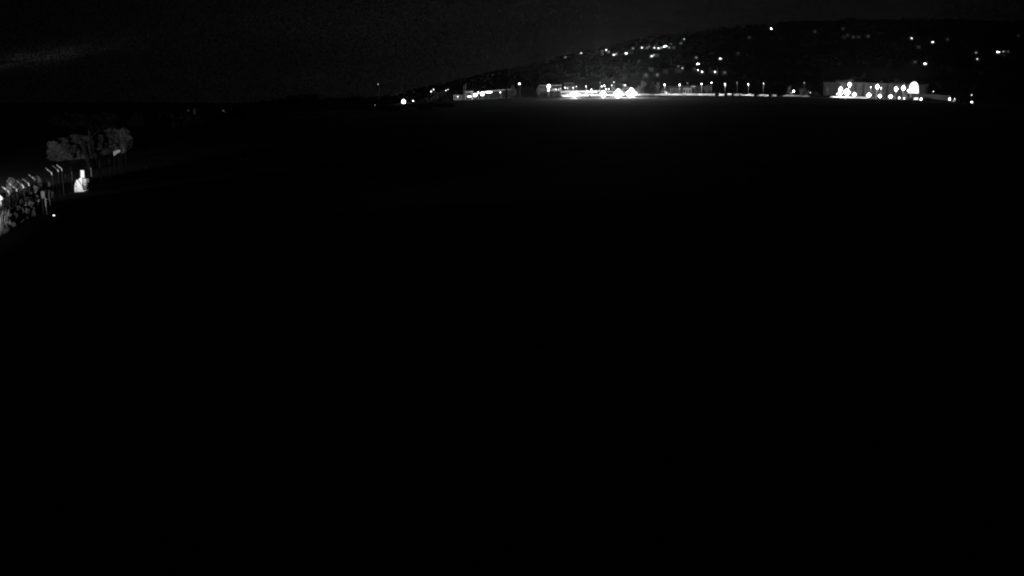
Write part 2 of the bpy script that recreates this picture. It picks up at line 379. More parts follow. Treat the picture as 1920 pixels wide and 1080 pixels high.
# panel at the far end of the fence
a = at(212.5, 283.5, 112); c = at(226, 291, 112)
t = thing('ribbed_sign', 'small pale ribbed board at the far end of the fence', 'sign', ((a.x + c.x) / 2, 112, 0))
n = 7
for k in range(n):
    x0 = a.x + (c.x - a.x) * k / n; w_ = (c.x - a.x) / n
    hgt = (a.z - c.z) * (1.15 - .09 * k)
    MB().box((x0 + w_ * .42, 112 + .015 * (k % 2), a.z + .03 * k - hgt / 2), (w_ * .8, .03, hgt)).build('rib', mat('pale_panel', .3, .7, .25, 6), t)
for x in (a.x, c.x): MB().rod((x, 112.1, -.1), (x, 112.1, a.z + .1), .035, .035, 6).build('post', M_dark, t)
# sign plate on fence, thin posts, small lamps
a = at(80.5, 365, 79); t = thing('fence_sign', 'small blank pale plate on the fence beside two thin posts', 'sign', (a.x, a.y, 0))
MB().rod((a.x - .1, a.y + .03, -.1), (a.x - .1, a.y + .03, a.z + .2), .025, .025, 5).build('post', M_dark, t)
MB().box(a, (.28, .02, .55)).build('plate', mat('dull_plate', .05, .8, .6, 7), t)
q = onz(88, 403, 0); tp = at(84.5, 370, q.y)
t = thing('marker_post', 'thin pale leaning marker post with a short side bracket', 'post', q)
MB().rod(q, q.lerp(tp, .5), .02, .03, 6).build('post', mat('dull_post', .04, .8, .3, 5), t); MB().rod(q.lerp(tp, .5), tp, .035, .04, 6).build('post', mat('grey_post', .10, .8, .3, 5), t)
MB().rod(at(85.5, 374, q.y), at(92, 373, q.y), .028, .028, 5).build('bracket', mat('dull_post', .12), t)
q = onz(94.5, 386, 0)
t = thing('marker_post', 'short dim post standing behind the thin leaning marker post', 'post', q)
MB().rod(q, at(91, 359, q.y), .03, .04, 6).build('post', mat('dull_post', .12), t)
def lampball(name, label, px, py, Y, r, I, post_m, cat='lamp', pr=.04):
    p = at(px, py, Y); z = gz(p.x, Y); t = thing(name, label, cat, (p.x, Y, z))
    MB().rod((p.x, Y, z - .1), (p.x, Y, p.z - r), pr, pr, 6).build('post', post_m, t)
    MB().ball(p, r).build('lamp_glass', glow(I / (math.pi * r * r)), t)
    return t
lampball('globe_lamp', 'bright round lamp on a short post cut by the left frame edge', 0.5, 371, 70.5, .15, .12, mat('pale_post', .32, .8, .3, 5), pr=.05)
lampball('bollard_lamp', 'tiny bright ground lamp alone in front of the fence', 101, 404.5, 78.5, .085, .04, M_dark)
for px, py, Y, h, lb in ((388, 311, 124, 1.0, 'faint thin marker in the dark grass right of the lit trees'), (452, 312, 123, .9, 'faint thin marker in the dark grass, farther right of the lit trees'), (275, 318, 120, .25, 'faint low marker in the grass just right of the fence end')):
    p = onz(px, py, 0); t = thing('field_marker', lb, 'marker', p, 'markers in the dark grass')
    MB().rod(p, p + Vector((0, 0, h)), .04, .04, 6).build('post', M_dark, t); MB().box(p + Vector((0, 0, h)), (.16, .05, .16)).build('plate', M_walld, t)

# ------------------------------------------------------------------ lamps
def beam(p, I, kind='back', parent=None):
    l = bpy.data.lights.new('lamp_light', 'SPOT' if kind == 'back' else 'POINT'); l.energy = 4 * math.pi * I; l.shadow_soft_size = .25
    o = bpy.data.objects.new('lamp_light', l); C.objects.link(o)
    if kind == 'back':
        l.spot_size = math.radians(150); l.spot_blend = .6
        o.rotation_euler = Vector((0, .86, -.5)).to_track_quat('-Z', 'Y').to_euler()
    o.parent = parent; o.location = Vector(p) - parent_loc(parent)
    return o
CAPS = 16.0
def street_lamp(px, py, Y, I, label, group=None, r=.38, pr=.13, name='street_lamp', arm=True, P=None):
    p = at(px, py, Y); z = gz(p.x, Y); t = thing(name, label, 'street lamp', (p.x, Y, z), group)
    bx = p.x + (.5 if arm else 0); by = Y + (.7 if arm else .0)
    top = p.z + r + .25
    MB().rod((bx, by, z - .2), (bx, by, top), pr, pr * .7, 8).build('pole', M_pole, t)
    MB().rod((bx, by, top), (p.x, Y, top - .05), .07, .07, 6).build('arm', M_pole, t)
    MB().box((p.x, Y, p.z + r * .8 + .1), (r * 1.6, r * 1.6, .16)).build('lamp_head', M_house, t)
    MB().ball((p.x, Y, p.z), r, (1, 1, .8), 8, 5).build('lamp_glass', glow(min(CAPS, I / (math.pi * r * r * .8))), t)
    P = (I * 14 if I >= 3 else 0) if P is None else P
    if P: beam((p.x, Y + .55, p.z - .1), P, 'back', t)
    return t
def flood_mast(px, py, Y, I, label, group=None, w_=2.6, h_=2.0, nx=3, nz=2, name='floodlight_mast', cat='floodlight', pr=.22, P=None, G=0, rod=False):
    p = at(px, py, Y); z = gz(p.x, Y); t = thing(name, label, cat, (p.x, Y, z), group)
    MB().rod((p.x, Y + .5, z - .2), (p.x, Y + .5, p.z + h_ / 2), pr, pr * .7, 8).build('mast', M_pole, t)
    fr = MB().box((p.x, Y + .3, p.z - h_ / 2 - .05), (w_, .1, .1)).box((p.x, Y + .3, p.z + h_ / 2 + .05), (w_, .1, .1)); fr.build('head_frame', M_pole, t)
    rl = random.Random(int(px * 3))   # lamps racked in a diamond to imitate star glare: 1-2-1 or 1-2-3-2-1 (big racks 1-2-3-4-3-2-1)
    m = 1 if nz == 1 and nx <= 2 else 2 if w_ < 2.2 or h_ < 1.2 else 3 if w_ < 5 else 4
    rack = [((k - (m - abs(r_) - 1) / 2), r_) for r_ in range(-(m - 1), m) for k in range(m - abs(r_))]
    rw, rh = w_ / m / 2, h_ / (2 * m - 1) / 2 * 1.25; S = min(CAPS, I / (len(rack) * math.pi * rw * rh))
    for gx, gr in rack:
        MB().ball((p.x + gx * rw * 2, Y, p.z + gr * h_ / (2 * m - 1)), 1.0, (rw * .97, .25, rh * .97), 8, 5).build('lamp', glow(S if gx == 0 or m < 2 else S * rl.choice((.12, .35, .7, 1, 1))), t)
    if rod: MB().rod((p.x + .2, Y + .5, p.z + h_ / 2), (p.x + .75, Y + .5, p.z + h_ / 2 + 2.4), .2, .05, 6).build('flare_spike', M_pole, t)  # tapered rod added to imitate the lens flare spike above a lamp
    P = (I * 2 if I >= 3 else 0) if P is None else P
    if P: beam((p.x, Y + 1.0, p.z), P, 'back', t)
    if G: beam((p.x, Y - .8, p.z), G, 'point', t)
    return t

G1 = 'street lamps in the row across the car park'
row = [(1246, 158.5, 60, 'pale-lit pole lamp above the lit trees right of the dark conifer'), (1274, 158.5, 60, 'second pole lamp right of the dark conifer'),
       (1289, 155.5, .35, 'dim lamp between the second and third bright pole lamps right of the conifer'), (1315.5, 157.5, 80, 'tall pole lamp with its whole pole lit, left of the round lit tree'),
       (1334, 155, 8, 'single lamp just above the round lit tree'), (1359, 157.5, 80, 'bright pole lamp in the dark gap right of the round tree'),
       (1382, 155, .3, 'faint lamp between two bright pole lamps over the broken light strip'), (1403, 157.5, 90, 'last bright pole lamp of the row over the broken light strip'),
       (1431.5, 156, .5, 'faint lamp right of the last bright pole lamp in the row')]
for px, py, I, lb in row: street_lamp(px, py, 900, I, lb, G1, r=.42, P=I * 15 if I > 5 else 500 if px > 1430 else 0)
row2 = [(1037.5, 168, .35, 955, 'left-most dim lamp of the small cluster left of the lit terminal'), (1042, 167.5, 3, 955, 'small bright lamp in the cluster left of the lit terminal'),
        (1047.5, 168, 1.2, 955, 'small lamp beside the bright one left of the lit terminal'), (1051, 166, 1.0, 960, 'thin lamp nearest the lit terminal end in the small cluster'),
        (1059.5, 164.5, 4, 950, 'lamp post at the left corner of the lit terminal'), (1064, 165.5, 1.2, 960, 'dimmer lamp just right of the terminal corner lamp post'),
        (1075, 164.5, 3, 955, 'slim lamp post over the blazing terminal front'), (1080.5, 162, 2, 960, 'higher small lamp right of the slim lamp post over the terminal'),
        (1099, 162, 60, 945, 'bright lamp post with its lit pole over the middle of the terminal'), (1109, 168, 6, 940, 'round low lamp right of the bright terminal lamp post'),
        (1125, 155, .35, 975, 'dim lamp above the left floodlight of the three'), (1128, 162, 12, 945, 'lamp left of the bright twin over the left floodlight'),
        (1133, 160, 50, 945, 'bright lamp post just above the left floodlight of the three'), (1136.5, 167, 7, 940, 'low lamp between the left and middle floodlights'),
        (1141.5, 167, 4, 940, 'smaller low lamp left of the middle floodlight'), (1147, 160, 3, 960, 'slim lamp above and left of the middle floodlight'),
        (1151, 154, 2.5, 980, 'highest small lamp above the middle floodlight'), (1169, 159, .6, 965, 'dim lamp of the pair between the middle and right floodlights'),
        (1172.5, 160, 6, 960, 'brighter lamp of the pair between the middle and right floodlights')]
for px, py, I, Y, lb in row2: street_lamp(px, py, Y, I, lb, 'lamps over the lit terminal', r=.36, pr=.1, P=I * 30 if I >= 3 else 0)
row3 = [(774.5, 189, 6, 905, 'medium lamp right of the brilliant left-end lamp', 0),
        (703, 197, .7, 800, 'dim lamp low in the dark left of the brilliant left-end lamp', 0), (709, 158, .5, 900, 'lone faint light high above the left end of the lights', 0),
        (808, 171.5, 3, 930, 'lower left lamp of the pair above the small lit bushes', 0), (813, 168, 2.2, 935, 'upper right lamp of the pair above the small lit bushes', 0),
        (836, 169.5, 1.8, 940, 'left lamp of the small pair left of the twin thin masts', 0), (840, 168, .9, 945, 'dimmer right lamp of the small pair left of the twin thin masts', 0),
        (938, 173, 4, 915, 'small lamp under the right end of the long lit canopy', 0), (974, 157, 14, 950, 'bright star-like lamp high right of the long canopy', 0),
        (1488, 171, 30, 903, 'bright lamp among faint bushes right of the broken light strip', 1), (1508, 155, .5, 960, 'tiny dim light above the bushes right of the broken light strip', 0),
        (1519.5, 173.5, .8, 905, 'tiny lamp between the bushes and the pale shrub', 0), (1750, 171.5, 1.6, 960, 'small lamp above the long grey shed roof', 0),
        (1822, 178, 1.5, 905, 'upper lamp of the pair at the far right end', 0), (1822, 191.5, 12, 880, 'lower star-like lamp of the pair at the far right end', 0)]
for px, py, I, Y, lb, big in row3: street_lamp(px, py, Y, I, lb, None, r=.8 if big else .8 if px in (974, 1822) and I > 10 else .33, pr=.1, P=1800 if 1480 < px < 1495 else None)

flood_mast(757, 191, 905, 130, 'brilliant star-like lamp at the left end of the lights', w_=3.9, h_=3.9, nx=3, nz=3, name='yard_floodlight', pr=.1, P=150, G=100)
flood_mast(1029, 162.3, 935, 160, 'big round floodlight above a short white bar left of the terminal', w_=3.6, h_=3.6, nx=3, nz=3)
G2 = 'blazing floodlight trailers on the apron'
for px, py, I, w_, h_, lb in ((1131, 176.5, 330, 5.2, 4.8, 'left and smallest of the three blazing low floodlights on the apron'), (1159, 176, 800, 7.8, 6.8, 'middle of the three blazing low floodlights on the apron'), (1183.5, 175.5, 900, 8.8, 8.0, 'right and largest of the three blazing low floodlights'), (1077, 177, 400, 9.0, 3.4, 'wide low floodlight at the left part of the terminal front')):
    flood_mast(px, py, 806, I, lb, G2, w_=w_, h_=h_, nx=4, nz=3, name='floodlight_trailer', pr=.1, P=I * (8 if px > 1100 else 28), G=I * 3.2)
G3 = 'floodlight masts before the hangar'
for px, py, Y, I, lb in ((1593, 159, 900, 300, 'tallest floodlight mast at the left end of the hangar'), (1645, 163, 890, 300, 'floodlight mast with a visible pole at the middle of the hangar'), (1680, 167, 885, 200, 'left floodlight mast of the pair near the white dome'), (1694, 165, 885, 220, 'right floodlight mast of the pair near the white dome'), (1576, 167.5, 900, 150, 'lower floodlight at the left end of the hangar front')):
    flood_mast(px, py, Y, I, lb, G3, w_=3.7, h_=3.7, nx=3, nz=2, P=I * 1.4, G=I * .35, rod=True)
for px, py, Y, I, ww, hh, lb in ((1574, 176, 893, 320, 5.2, 3.2, 'low floodlight bank at the left end of the hangar front'), (1588, 172.8, 893, 600, 6.5, 5.6, 'largest floodlight bank low before the left hangar front'), (1602, 177, 885, 200, 3.8, 3.0, 'low floodlight right of the largest bank before the hangar'),
                            (1629, 178.3, 880, 350, 4.6, 3.2, 'low floodlight before the hangar below the middle mast'), (1650, 180.2, 875, 200, 3.2, 2.4, 'low floodlight just right of the middle hangar mast'), (1670, 181, 872, 220, 3.8, 2.6, 'low floodlight left of the two small white lamps'),
                            (1686, 183.5, 868, 12, 1.8, 1.6, 'small square lamp pair low before the right hangar end'), (1695.5, 184.3, 868, 10, 1.2, 1.2, 'small round low lamp right of the square lamp pair'),
                            (1703, 169.8, 890, 60, 1.8, 1.4, 'small floodlight touching the left foot of the white dome'), (1727, 186, 862, 60, 2.0, 1.7, 'low floodlight before the left part of the grey shed'), (1780.5, 185.7, 862, 60, 2.4, 1.7, 'floodlight at the right end of the grey shed')):
    flood_mast(px, py, Y, I, lb, 'low floodlights before the hangar and shed', w_=ww, h_=hh, nx=3, nz=3, name='low_floodlight', pr=.1, P=I * 1.2, G=I * .3 if I > 100 else 0, rod=I > 50 and Y < 890)
for px, py, Y, lb in ((1632.5, 163.2, 890, 'small lamp on a lit pole left of the middle hangar mast'), (1652, 164.5, 889, 'small lamp on a lit pole right of the middle hangar mast')):
    street_lamp(px, py, Y, 14, lb, 'small pole lamps before the hangar', r=.33)

# ------------------------------------------------------------------ buildings
def prism_px(b, pts_, Y, dep, off=0.0): return b.prism([at(x, y, Y) + Vector((0, off, 0)) for x, y in pts_], (0, dep, 0))
def building(label, l, r, top, Y, dep, m, name='building', cat='building', bays=0, over=.4, roof_t=.35, doors=0, top_r=None, group=None, roof_m=None):
    a = at(l, top, Y); c = at(r, top if top_r is None else top_r, Y); z = min(gz(a.x, Y), gz(c.x, Y)) - .3
    t = thing(name, label, cat, ((a.x + c.x) / 2, Y, z), group)
    MB().prism([(a.x, Y, z), (c.x, Y, z), (c.x, Y, c.z - roof_t), (a.x, Y, a.z - roof_t)], (0, dep, 0)).build('wall', m, t)
    MB().prism([(a.x - over, Y - over, a.z - roof_t), (c.x + over, Y - over, c.z - roof_t), (c.x + over, Y - over, c.z), (a.x - over, Y - over, a.z)], (0, dep + 2 * over, 0)).build('roof', roof_m or M_roof, t)
    H = min(a.z, c.z) - roof_t - z - .3
    for k in range(bays):
        x = a.x + (c.x - a.x) * (k + .5) / bays; ww = (c.x - a.x) / bays * .55
        MB().box((x, Y - .03, z + .3 + H * .62), (ww, .06, H * .28)).build('window', M_glassd, t)
    for k in range(doors):
        x = a.x + (c.x - a.x) * (k + .5) / doors; ww = (c.x - a.x) / doors * .7
        MB().box((x, Y - .05, z + .3 + H * .4), (ww, .1, H * .8)).build('door', M_walld, t)
        for q in range(1, 4): MB().box((x, Y - .12, z + .3 + H * .2 * q), (ww * .98, .04, .1)).build('door_rail', M_wallg, t)
    return t
# left group
building('low pale wall building at the left, sloping up toward the thin masts', 850, 866, 177.5, 915, 12, M_wallp, bays=2)
building('square grey block beside the two thin masts', 872, 886, 170, 920, 14, M_wallp, bays=0, doors=1)
building('long low canopy building with a lit underside', 893, 948, 172.3, 935, 12, mat('black_cladding', .02), top_r=167.3, bays=9, roof_m=M_wallp, roof_t=.9)
building('small roof piece right of the long lit canopy', 952, 960, 168, 930, 8, mat('black_cladding'), bays=1, top_r=166.8, roof_m=M_wallp)
for px, t_, lb in ((869.5, 160, 'left and shorter of the two thin lattice masts'), (873, 157, 'right and taller of the two thin lattice masts')):
    p = at(px, t_, 912); z = gz(p.x, 912); o = thing('lattice_mast', lb, 'mast', (p.x, 912, z), 'two thin lattice masts')
    for dx, dy in ((-.3, 0), (.3, 0), (0, .5)): MB().rod((p.x + dx, 912 + dy, z - .1), (p.x + dx * .5, 912 + dy * .5, p.z), .09, .06, 5).build('leg', M_pole, o)
    bb = MB()
    for k in range(9):
        zz = z + (p.z - z) * k / 9; bb.rod((p.x - .28, 912, zz), (p.x + .28, 912, zz + (p.z - z) / 9), .04, .04, 4)
    bb.build('bracing', M_pole, o)
def pool(px, py, Y, I, label, r=.3, w_=1.6, h_=1.0):
    return flood_mast(px, py, Y, I, label, 'floodlights on the left buildings', w_=w_, h_=h_, nx=2, nz=1, name='yard_floodlight', pr=.08, P=I * .8)
pool(880, 181, 905, 16, 'low lamp lighting the foot of the square grey block', w_=4.0, h_=.5)
pool(891, 178.3, 915, 90, 'round bright lamp left of the long lit canopy', w_=2.8, h_=2.2)
pool(904.5, 176, 915, 110, 'brightest lamp under the left end of the long canopy', w_=3.4, h_=2.4)
pool(896.8, 173.8, 918, 8, 'small lamp on a pole between the two bright canopy lamps', w_=.8, h_=.8)
pool(916, 172.8, 925, 70, 'wide lit strip lamp under the middle of the long canopy', w_=6.5, h_=.9)
pool(858, 181, 907, 5, 'hidden dim lamp before the low pale wall at the left', w_=.5, h_=.3)
flood_mast(1028.3, 169.8, 930, 8, 'short white light bar under the big round floodlight', w_=2.6, h_=.9, nx=3, nz=1, name='light_bar', cat='lamp', pr=.08)
# terminal group
building('low dim hall with a thin curved roof behind the big round floodlight', 1012, 1052, 160, 985, 18, mat('black_cladding'), bays=8, top_r=159.3, over=.8, roof_t=.5, roof_m=M_wallp)
building('tall dim block with two faint roof edges behind the terminal', 1058, 1076, 155.5, 1010, 16, mat('black_cladding'), bays=3, roof_m=M_wallg)
building('long floodlit terminal front below the row of lamps', 1052, 1122, 170.5, 960, 20, M_wallp, bays=0, doors=6, top_r=169.8, name='terminal', over=1.2, roof_t=.9, roof_m=M_wallp)
building('low white hall behind the three blazing floodlights', 1123, 1198, 171.5, 935, 14, mat('hall_wall', .2, .8, .3, .3), bays=6, top_r=170.5, name='hall', over=.6, roof_m=M_wallp)
def canopy(label, l, r, y0, y1, Y, dep=5):
    a = at(l, y0, Y); c = at(r, y1, Y); z = gz(a.x, Y); t = thing('canopy', label, 'canopy', (a.x, Y, z), 'canopies before the terminal')
    MB().prism([(a.x, Y, a.z - .35), (c.x, Y, c.z - .35), (c.x, Y, c.z), (a.x, Y, a.z)], (0, dep, 0)).build('roof', M_walld, t)
    n = max(2, int((c.x - a.x) / 6))
    for k in range(n + 1):
        x = a.x + .3 + (c.x - a.x - .6) * k / n; MB().rod((x, Y + .5, z), (x, Y + .5, a.z + (c.z - a.z) * k / n - .36), .12, .12, 6).build('column', M_pole, t)
canopy('flat dark canopy over the left end of the terminal front', 1057, 1070, 174.2, 173.4, 938)
canopy('flat dark canopy slot in the middle of the blazing terminal front', 1081, 1099, 173.2, 172.6, 936)
canopy('flat dark canopy slot left of the three blazing floodlights', 1101, 1122, 175.5, 175.0, 930)
def vehicle(label, px, Y, L_=4.6, H_=1.5, van=False, m=None, group='vehicles parked along the apron edge', side=-1):
    p = at(px, 178, Y); X = p.x; z = gz(X, Y) + .02; m = m or M_dark; t = thing('parked_van' if van else 'parked_car', label, 'van' if van else 'car', (X, Y, z), group)
    h = L_ / 2
    if van: prof = [(-h, .35), (h, .35), (h, 1.0), (h * .78, 1.25), (h * .6, H_), (-h, H_)]
    else: prof = [(-h, .3), (h, .3), (h, .75), (h * .55, .88), (h * .22, H_), (-h * .6, H_), (-h * .92, .9), (-h, .85)]
    MB().prism([(X - .85, Y + side * x, z + zz) for x, zz in prof], (1.7, 0, 0)).build('body', m, t)
    for dx in (-.86, .86): MB().box((X + dx, Y - side * .05 * L_, z + H_ * .78), (.04, L_ * .38, H_ * .22)).build('window', M_glassd, t)
    for sy_ in (-.62, .62):
        for dx in (-.78, .78): MB().rod((X + dx - .1, Y + sy_ * h, z + .33), (X + dx + .1, Y + sy_ * h, z + .33), .33, .33, 10).build('wheel', M_dark, t)
# dark things that break the light strip
gaps = [(1343, 885, 1, 'dark van at the left end of the broken light strip'), (1361, 885, 1, 'dark van just left of the brightest piece of the broken strip'),
        (1374.5, 885, 1, 'dark van right of the brightest piece of the broken strip'), (1388, 886, 0, 'dark low car in the middle of the broken light strip'), (1416.5, 885, 1, 'dark van at the gap right of the middle of the strip'),
        (1444.8, 884, 1, 'dark van between the two bright strip pieces'), (1459, 884, 1, 'dark van at the right end of the bright strip pieces'), (1465, 886, 1, 'dark van next to another van right of the bright strip pieces')]
for px, Y, v, lb in gaps: vehicle(lb, px, Y, 5.4 if v else 4.4, 2.5 if v else 1.45, bool(v), M_dark)
for px, I, lb in ((1062, 5200, 'added low hooded lamp, first from the left along the blazing terminal front'), (1076, 5200, 'added low hooded lamp, second from the left along the blazing terminal front'), (1090, 5200, 'added low hooded lamp, third from the left along the blazing terminal front'), (1104, 5200, 'added low hooded lamp, fourth from the left along the blazing terminal front'), (1118, 5200, 'added low hooded lamp, fifth from the left along the blazing terminal front'), (1140, 5200, 'added low hooded lamp, sixth from the left along the blazing terminal front'), (1149, 5200, 'added low hooded lamp, seventh from the left along the blazing terminal front'), (1170, 5200, 'added low hooded lamp, eighth from the left along the blazing terminal front'), (1196, 5200, 'added low hooded lamp, ninth from the left along the blazing terminal front'), (1352, 1000, 'added low hooded lamp left of the brightest piece of the broken strip'), (1395, 650, 'added low hooded lamp at the middle of the broken light strip'), (1424, 700, 'added low hooded lamp right of the middle of the broken strip'), (1438, 1300, 'added low hooded lamp at the first bright strip piece'), (1452, 1400, 'added low hooded lamp at the second bright strip piece'), (1480, 900, 'added low hooded lamp below the bright lamp in the bushes'), (1503, 1000, 'added low hooded lamp near the right end of the broken strip')):
    p = at(px, 178.5, 902); z = gz(p.x, 902); t = thing('added_hooded_lamp', lb, 'lamp', (p.x, 902, z), 'added low hooded lamps before the panel wall')  # lamps added to wash the panel wall and make the strip bright
    MB().rod((p.x, 902, z - .1), (p.x, 902, z + 1.3), .05, .05, 6).build('post', M_dark, t)
    MB().box((p.x, 902, z + 1.42), (.4, .36, .1)).build('hood', M_dark, t); MB().box((p.x, 901.85, z + 1.3), (.4, .04, .22)).build('hood', M_dark, t)
    MB().ball((p.x, 902, z + 1.3), .07, (1, 1, .6), 6, 4).build('lamp_glass', glow(14), t); beam((p.x, 902.1, z + 1.25), I * .16, 'back', t)
vehicle('white parked van that makes the brightest piece of the broken strip', 1366, 908.5, 4.2, 2.0, True, M_wallp)
vehicle('second white van beside the brightest piece of the broken strip', 1370.3, 908.5, 4.2, 1.8, True, M_wallp)
vehicle('dark parked car on the blazing part of the apron under the terminal', 1105.5, 880, 4.4, 1.5, False)
p = at(1219, 178, 846); t = thing('bollard', 'dark bollard crossing the bright apron strip below the conifer', 'bollard', (p.x, 846, gz(p.x, 846)))
MB().rod((p.x, 846, gz(p.x, 846)), (p.x, 846, gz(p.x, 846) + 1.9), .45, .45, 8).build('post', M_dark, t); MB().ball((p.x, 846, gz(p.x, 846) + 1.95), .45).build('cap', M_dark, t)
bw = thing('light_catch_wall', 'long low concrete panel wall added along the apron edge to catch lamp light', 'wall', (at(1300, 178, 912).x, 912, gz(at(1300, 178, 912).x, 912)))
wall_px = 1054.0; rw_ = random.Random(4)  # wall added so upright panels catch lamp light as the bright strip
while wall_px < 1517:
    w0 = rw_.uniform(3.6, 6.2); x0 = at(wall_px, 178, 912).x; x1 = at(wall_px + w0 - .35, 178, 912).x; zb = gz((x0 + x1) / 2, 912)
    hh = 1.5 if wall_px < 1330 else rw_.uniform(.9, 1.6)
    if not (1340 < wall_px < 1346 or 1412 < wall_px < 1418 or 1457 < wall_px < 1468):
        MB().box(((x0 + x1) / 2, 912 + rw_.uniform(-.03, .03), zb + hh / 2 - .1), (x1 - x0, .22, hh + .2)).build('panel', [M_wallp, M_wallg, M_wallp, M_conc][rw_.randrange(4)], bw)
    MB().box((x1 + .08, 912, zb + .75), (.16, .3, 1.7)).build('pillar', M_wallg, bw)
    wall_px += w0
kw = thing('light_catch_kerb', 'low pale wall segments added as the lit apron strip before the hangar', 'wall', (at(1590, 183, 897).x, 897, gz(at(1590, 183, 897).x, 897)))
for k in range(14):  # low wall added to stand in for the bright lit apron strip
    x0 = at(1556 + 5.2 * k, 183, 897).x; x1 = at(1561 + 5.2 * k, 183, 897).x; zb = gz(x0, 897)
    MB().box(((x0 + x1) / 2, 897, zb + .55), (x1 - x0, .2, 1.3)).build('panel', M_wallp, kw)
# wall segments behind the pole lamps
building('low lit building with a dark doorway behind the pole lamps', 1256, 1279, 165.5, 975, 12, M_wallg, bays=3, doors=1)
building('long dim flat roofed block behind the pole lamps', 1250, 1318, 161.5, 1000, 14, M_walld, bays=10)
building('small framed building left of the tallest lit pole', 1281, 1296, 164.5, 968, 8, M_wallp, bays=0, doors=3)
a = at(1296.5, 161, 955); c = at(1303.5, 163.2, 955)
t = thing('sign_board', 'small blank self-glowing sign board between pole lamps', 'sign', ((a.x + c.x) / 2, 955, gz(a.x, 955)))
MB().box(((a.x + c.x) / 2, 955, (a.z + c.z) / 2), (c.x - a.x, .15, a.z - c.z)).build('board', glow(.35), t)  # board glows by emission instead of catching lamp light
for x in (a.x + .4, c.x - .4): MB().rod((x, 955.2, gz(a.x, 955)), (x, 955.2, a.z), .1, .1, 6).build('post', M_pole, t)

# lit trees behind the apron
LT = [(1193, 1205, 158, 940, M_leafb, 0, 'white-lit tree just right of the largest blazing floodlight'), (1199, 1214, 150, 950, M_leaf, 0, 'tall half-lit tree left of the dark conifer'),
      (1212, 1235, 147, 912, M_dark, 1, 'black conifer standing before the lit strip'), (1227, 1238, 152, 955, M_leaf, 0, 'lit tree right of the dark conifer'), (1236, 1248, 163, 950, M_leaf, 0, 'short lit tree under the first pole lamp'),
      (1240, 1256, 165, 945, M_leafb, 0, 'short pale bush right of the first pole lamp'), (1261, 1274, 166, 950, M_leaf, 0, 'short lit bush left of the second pole lamp'), (1318, 1338, 159.5, 950, M_leafb, 0, 'round lit tree right of the tallest lit pole'),
      (1476, 1486, 158, 930, M_leaf, 0, 'faint lit tree left of the bright lamp in the bushes'), (1498, 1508, 163, 925, M_leafb, 0, 'slim lit tree right of the bright lamp in the bushes'), (1508, 1518, 167, 925, M_leaf, 0, 'faint bush right of the slim lit tree'),
      (1524, 1536, 172, 905, M_leafb, 0, 'pale rounded shrub left of the hangar lights'), (1540, 1558, 158, 930, M_leaf, 0, 'faint lit tree left of the hangar'),
      (795, 809, 182, 905, M_leafb, 0, 'pale lit bush right of the left-end lamps'), (811, 823, 170, 925, M_leafb, 0, 'pale lit bush below the pair of lamps at the left'), (824, 836, 168, 940, M_leaf, 0, 'faint bush left of the small pair of lamps'),
      (958, 968, 158, 955, M_leaf, 0, 'faint tree left of the star-like lamp above the canopy'), (1005, 1014, 160, 955, M_leaf, 0, 'small dim bush left of the big round floodlight'), (1690, 1706, 160, 905, M_leaf, 0, 'dim tree between the last mast and the white dome'), (1632, 1660, 168, 905, M_leaf, 0, 'round dim tree behind the middle hangar mast'), (1733, 1748, 184, 858, M_leafb, 0, 'rounded pale shrub before the grey shed')]
for l, r, tp_, Y, m, cone, lb in LT:
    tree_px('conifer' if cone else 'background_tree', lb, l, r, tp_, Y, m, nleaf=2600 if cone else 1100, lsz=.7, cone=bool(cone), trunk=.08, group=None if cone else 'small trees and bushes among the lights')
R2 = random.Random(2)
for px, I, Y, lb in ((1249, 30, 940, 'low lamp lighting the trees right of the conifer'), (1284, 25, 940, 'low lamp lighting the framed building'), (1484, 3, 915, 'low lamp under the faint trees beside the bright lamp')):
    street_lamp(px, 174.5, Y, I, lb, 'low garden lamps', r=.15, pr=.06, name='garden_lamp', arm=False)

# hangar on the right
hg = building('huge grey hangar wall behind the floodlight masts', 1572, 1741, 154, 960, 45, M_wallg, name='hangar', bays=0, over=.5, roof_t=.8, top_r=158.5, roof_m=M_wallg)
a = at(1572, 154, 960); c = at(1741, 158.5, 960)
for k in range(34):
    x = a.x + (c.x - a.x) * (k + .5) / 34; zz = a.z + (c.z - a.z) * (k + .5) / 34 - 1.0; z0 = gz(x, 960) - .1
    MB().box((x, 959.9 - .06 * (k % 2), (z0 + zz) / 2), ((c.x - a.x) / 34 * .93, .2, zz - z0)).build('panel', M_wallg if k % 3 else M_walld, hg)
building('taller left bay of the hangar behind the largest floodlights', 1583, 1600, 150.3, 975, 25, M_wallg, name='hangar_tower', doors=0, bays=2)
building('low annexe behind the bushes right of the last hangar mast', 1702, 1714, 176, 884, 8, M_walld, bays=2)
# sloping grey shed
a = at(1709, 175, 880); c = at(1781, 179.5, 880); t = thing('shed', 'long grey shed with a dark sloping gap at its foot', 'shed', (a.x, 880, gz(a.x, 880)))
def wp(px, py, off=0.0, Y=880): return at(px, py, Y) + Vector((0, off, 0))
MB().prism([wp(1709, 183.5), wp(1741, 182), wp(1758, 186.5), wp(1781, 189), wp(1781, 179.8), wp(1745, 177), wp(1709, 175.3)], (0, 16, 0)).build('wall', M_wallg, t)
MB().prism([wp(1708, 175.3, -.5), wp(1745, 177, -.5), wp(1782, 179.8, -.5), wp(1782, 179.2, -.5), wp(1745, 176.4, -.5), wp(1708, 174.7, -.5)], (0, 17, 0)).build('roof', M_roof, t)
for k in range(12):
    x = 1714 + k * 5.6; f_ = (x - 1709) / 72
    MB().box(wp(x, 181 + 4 * f_, -.05), (.12, .08, 2.6)).build('seam', M_walld, t)
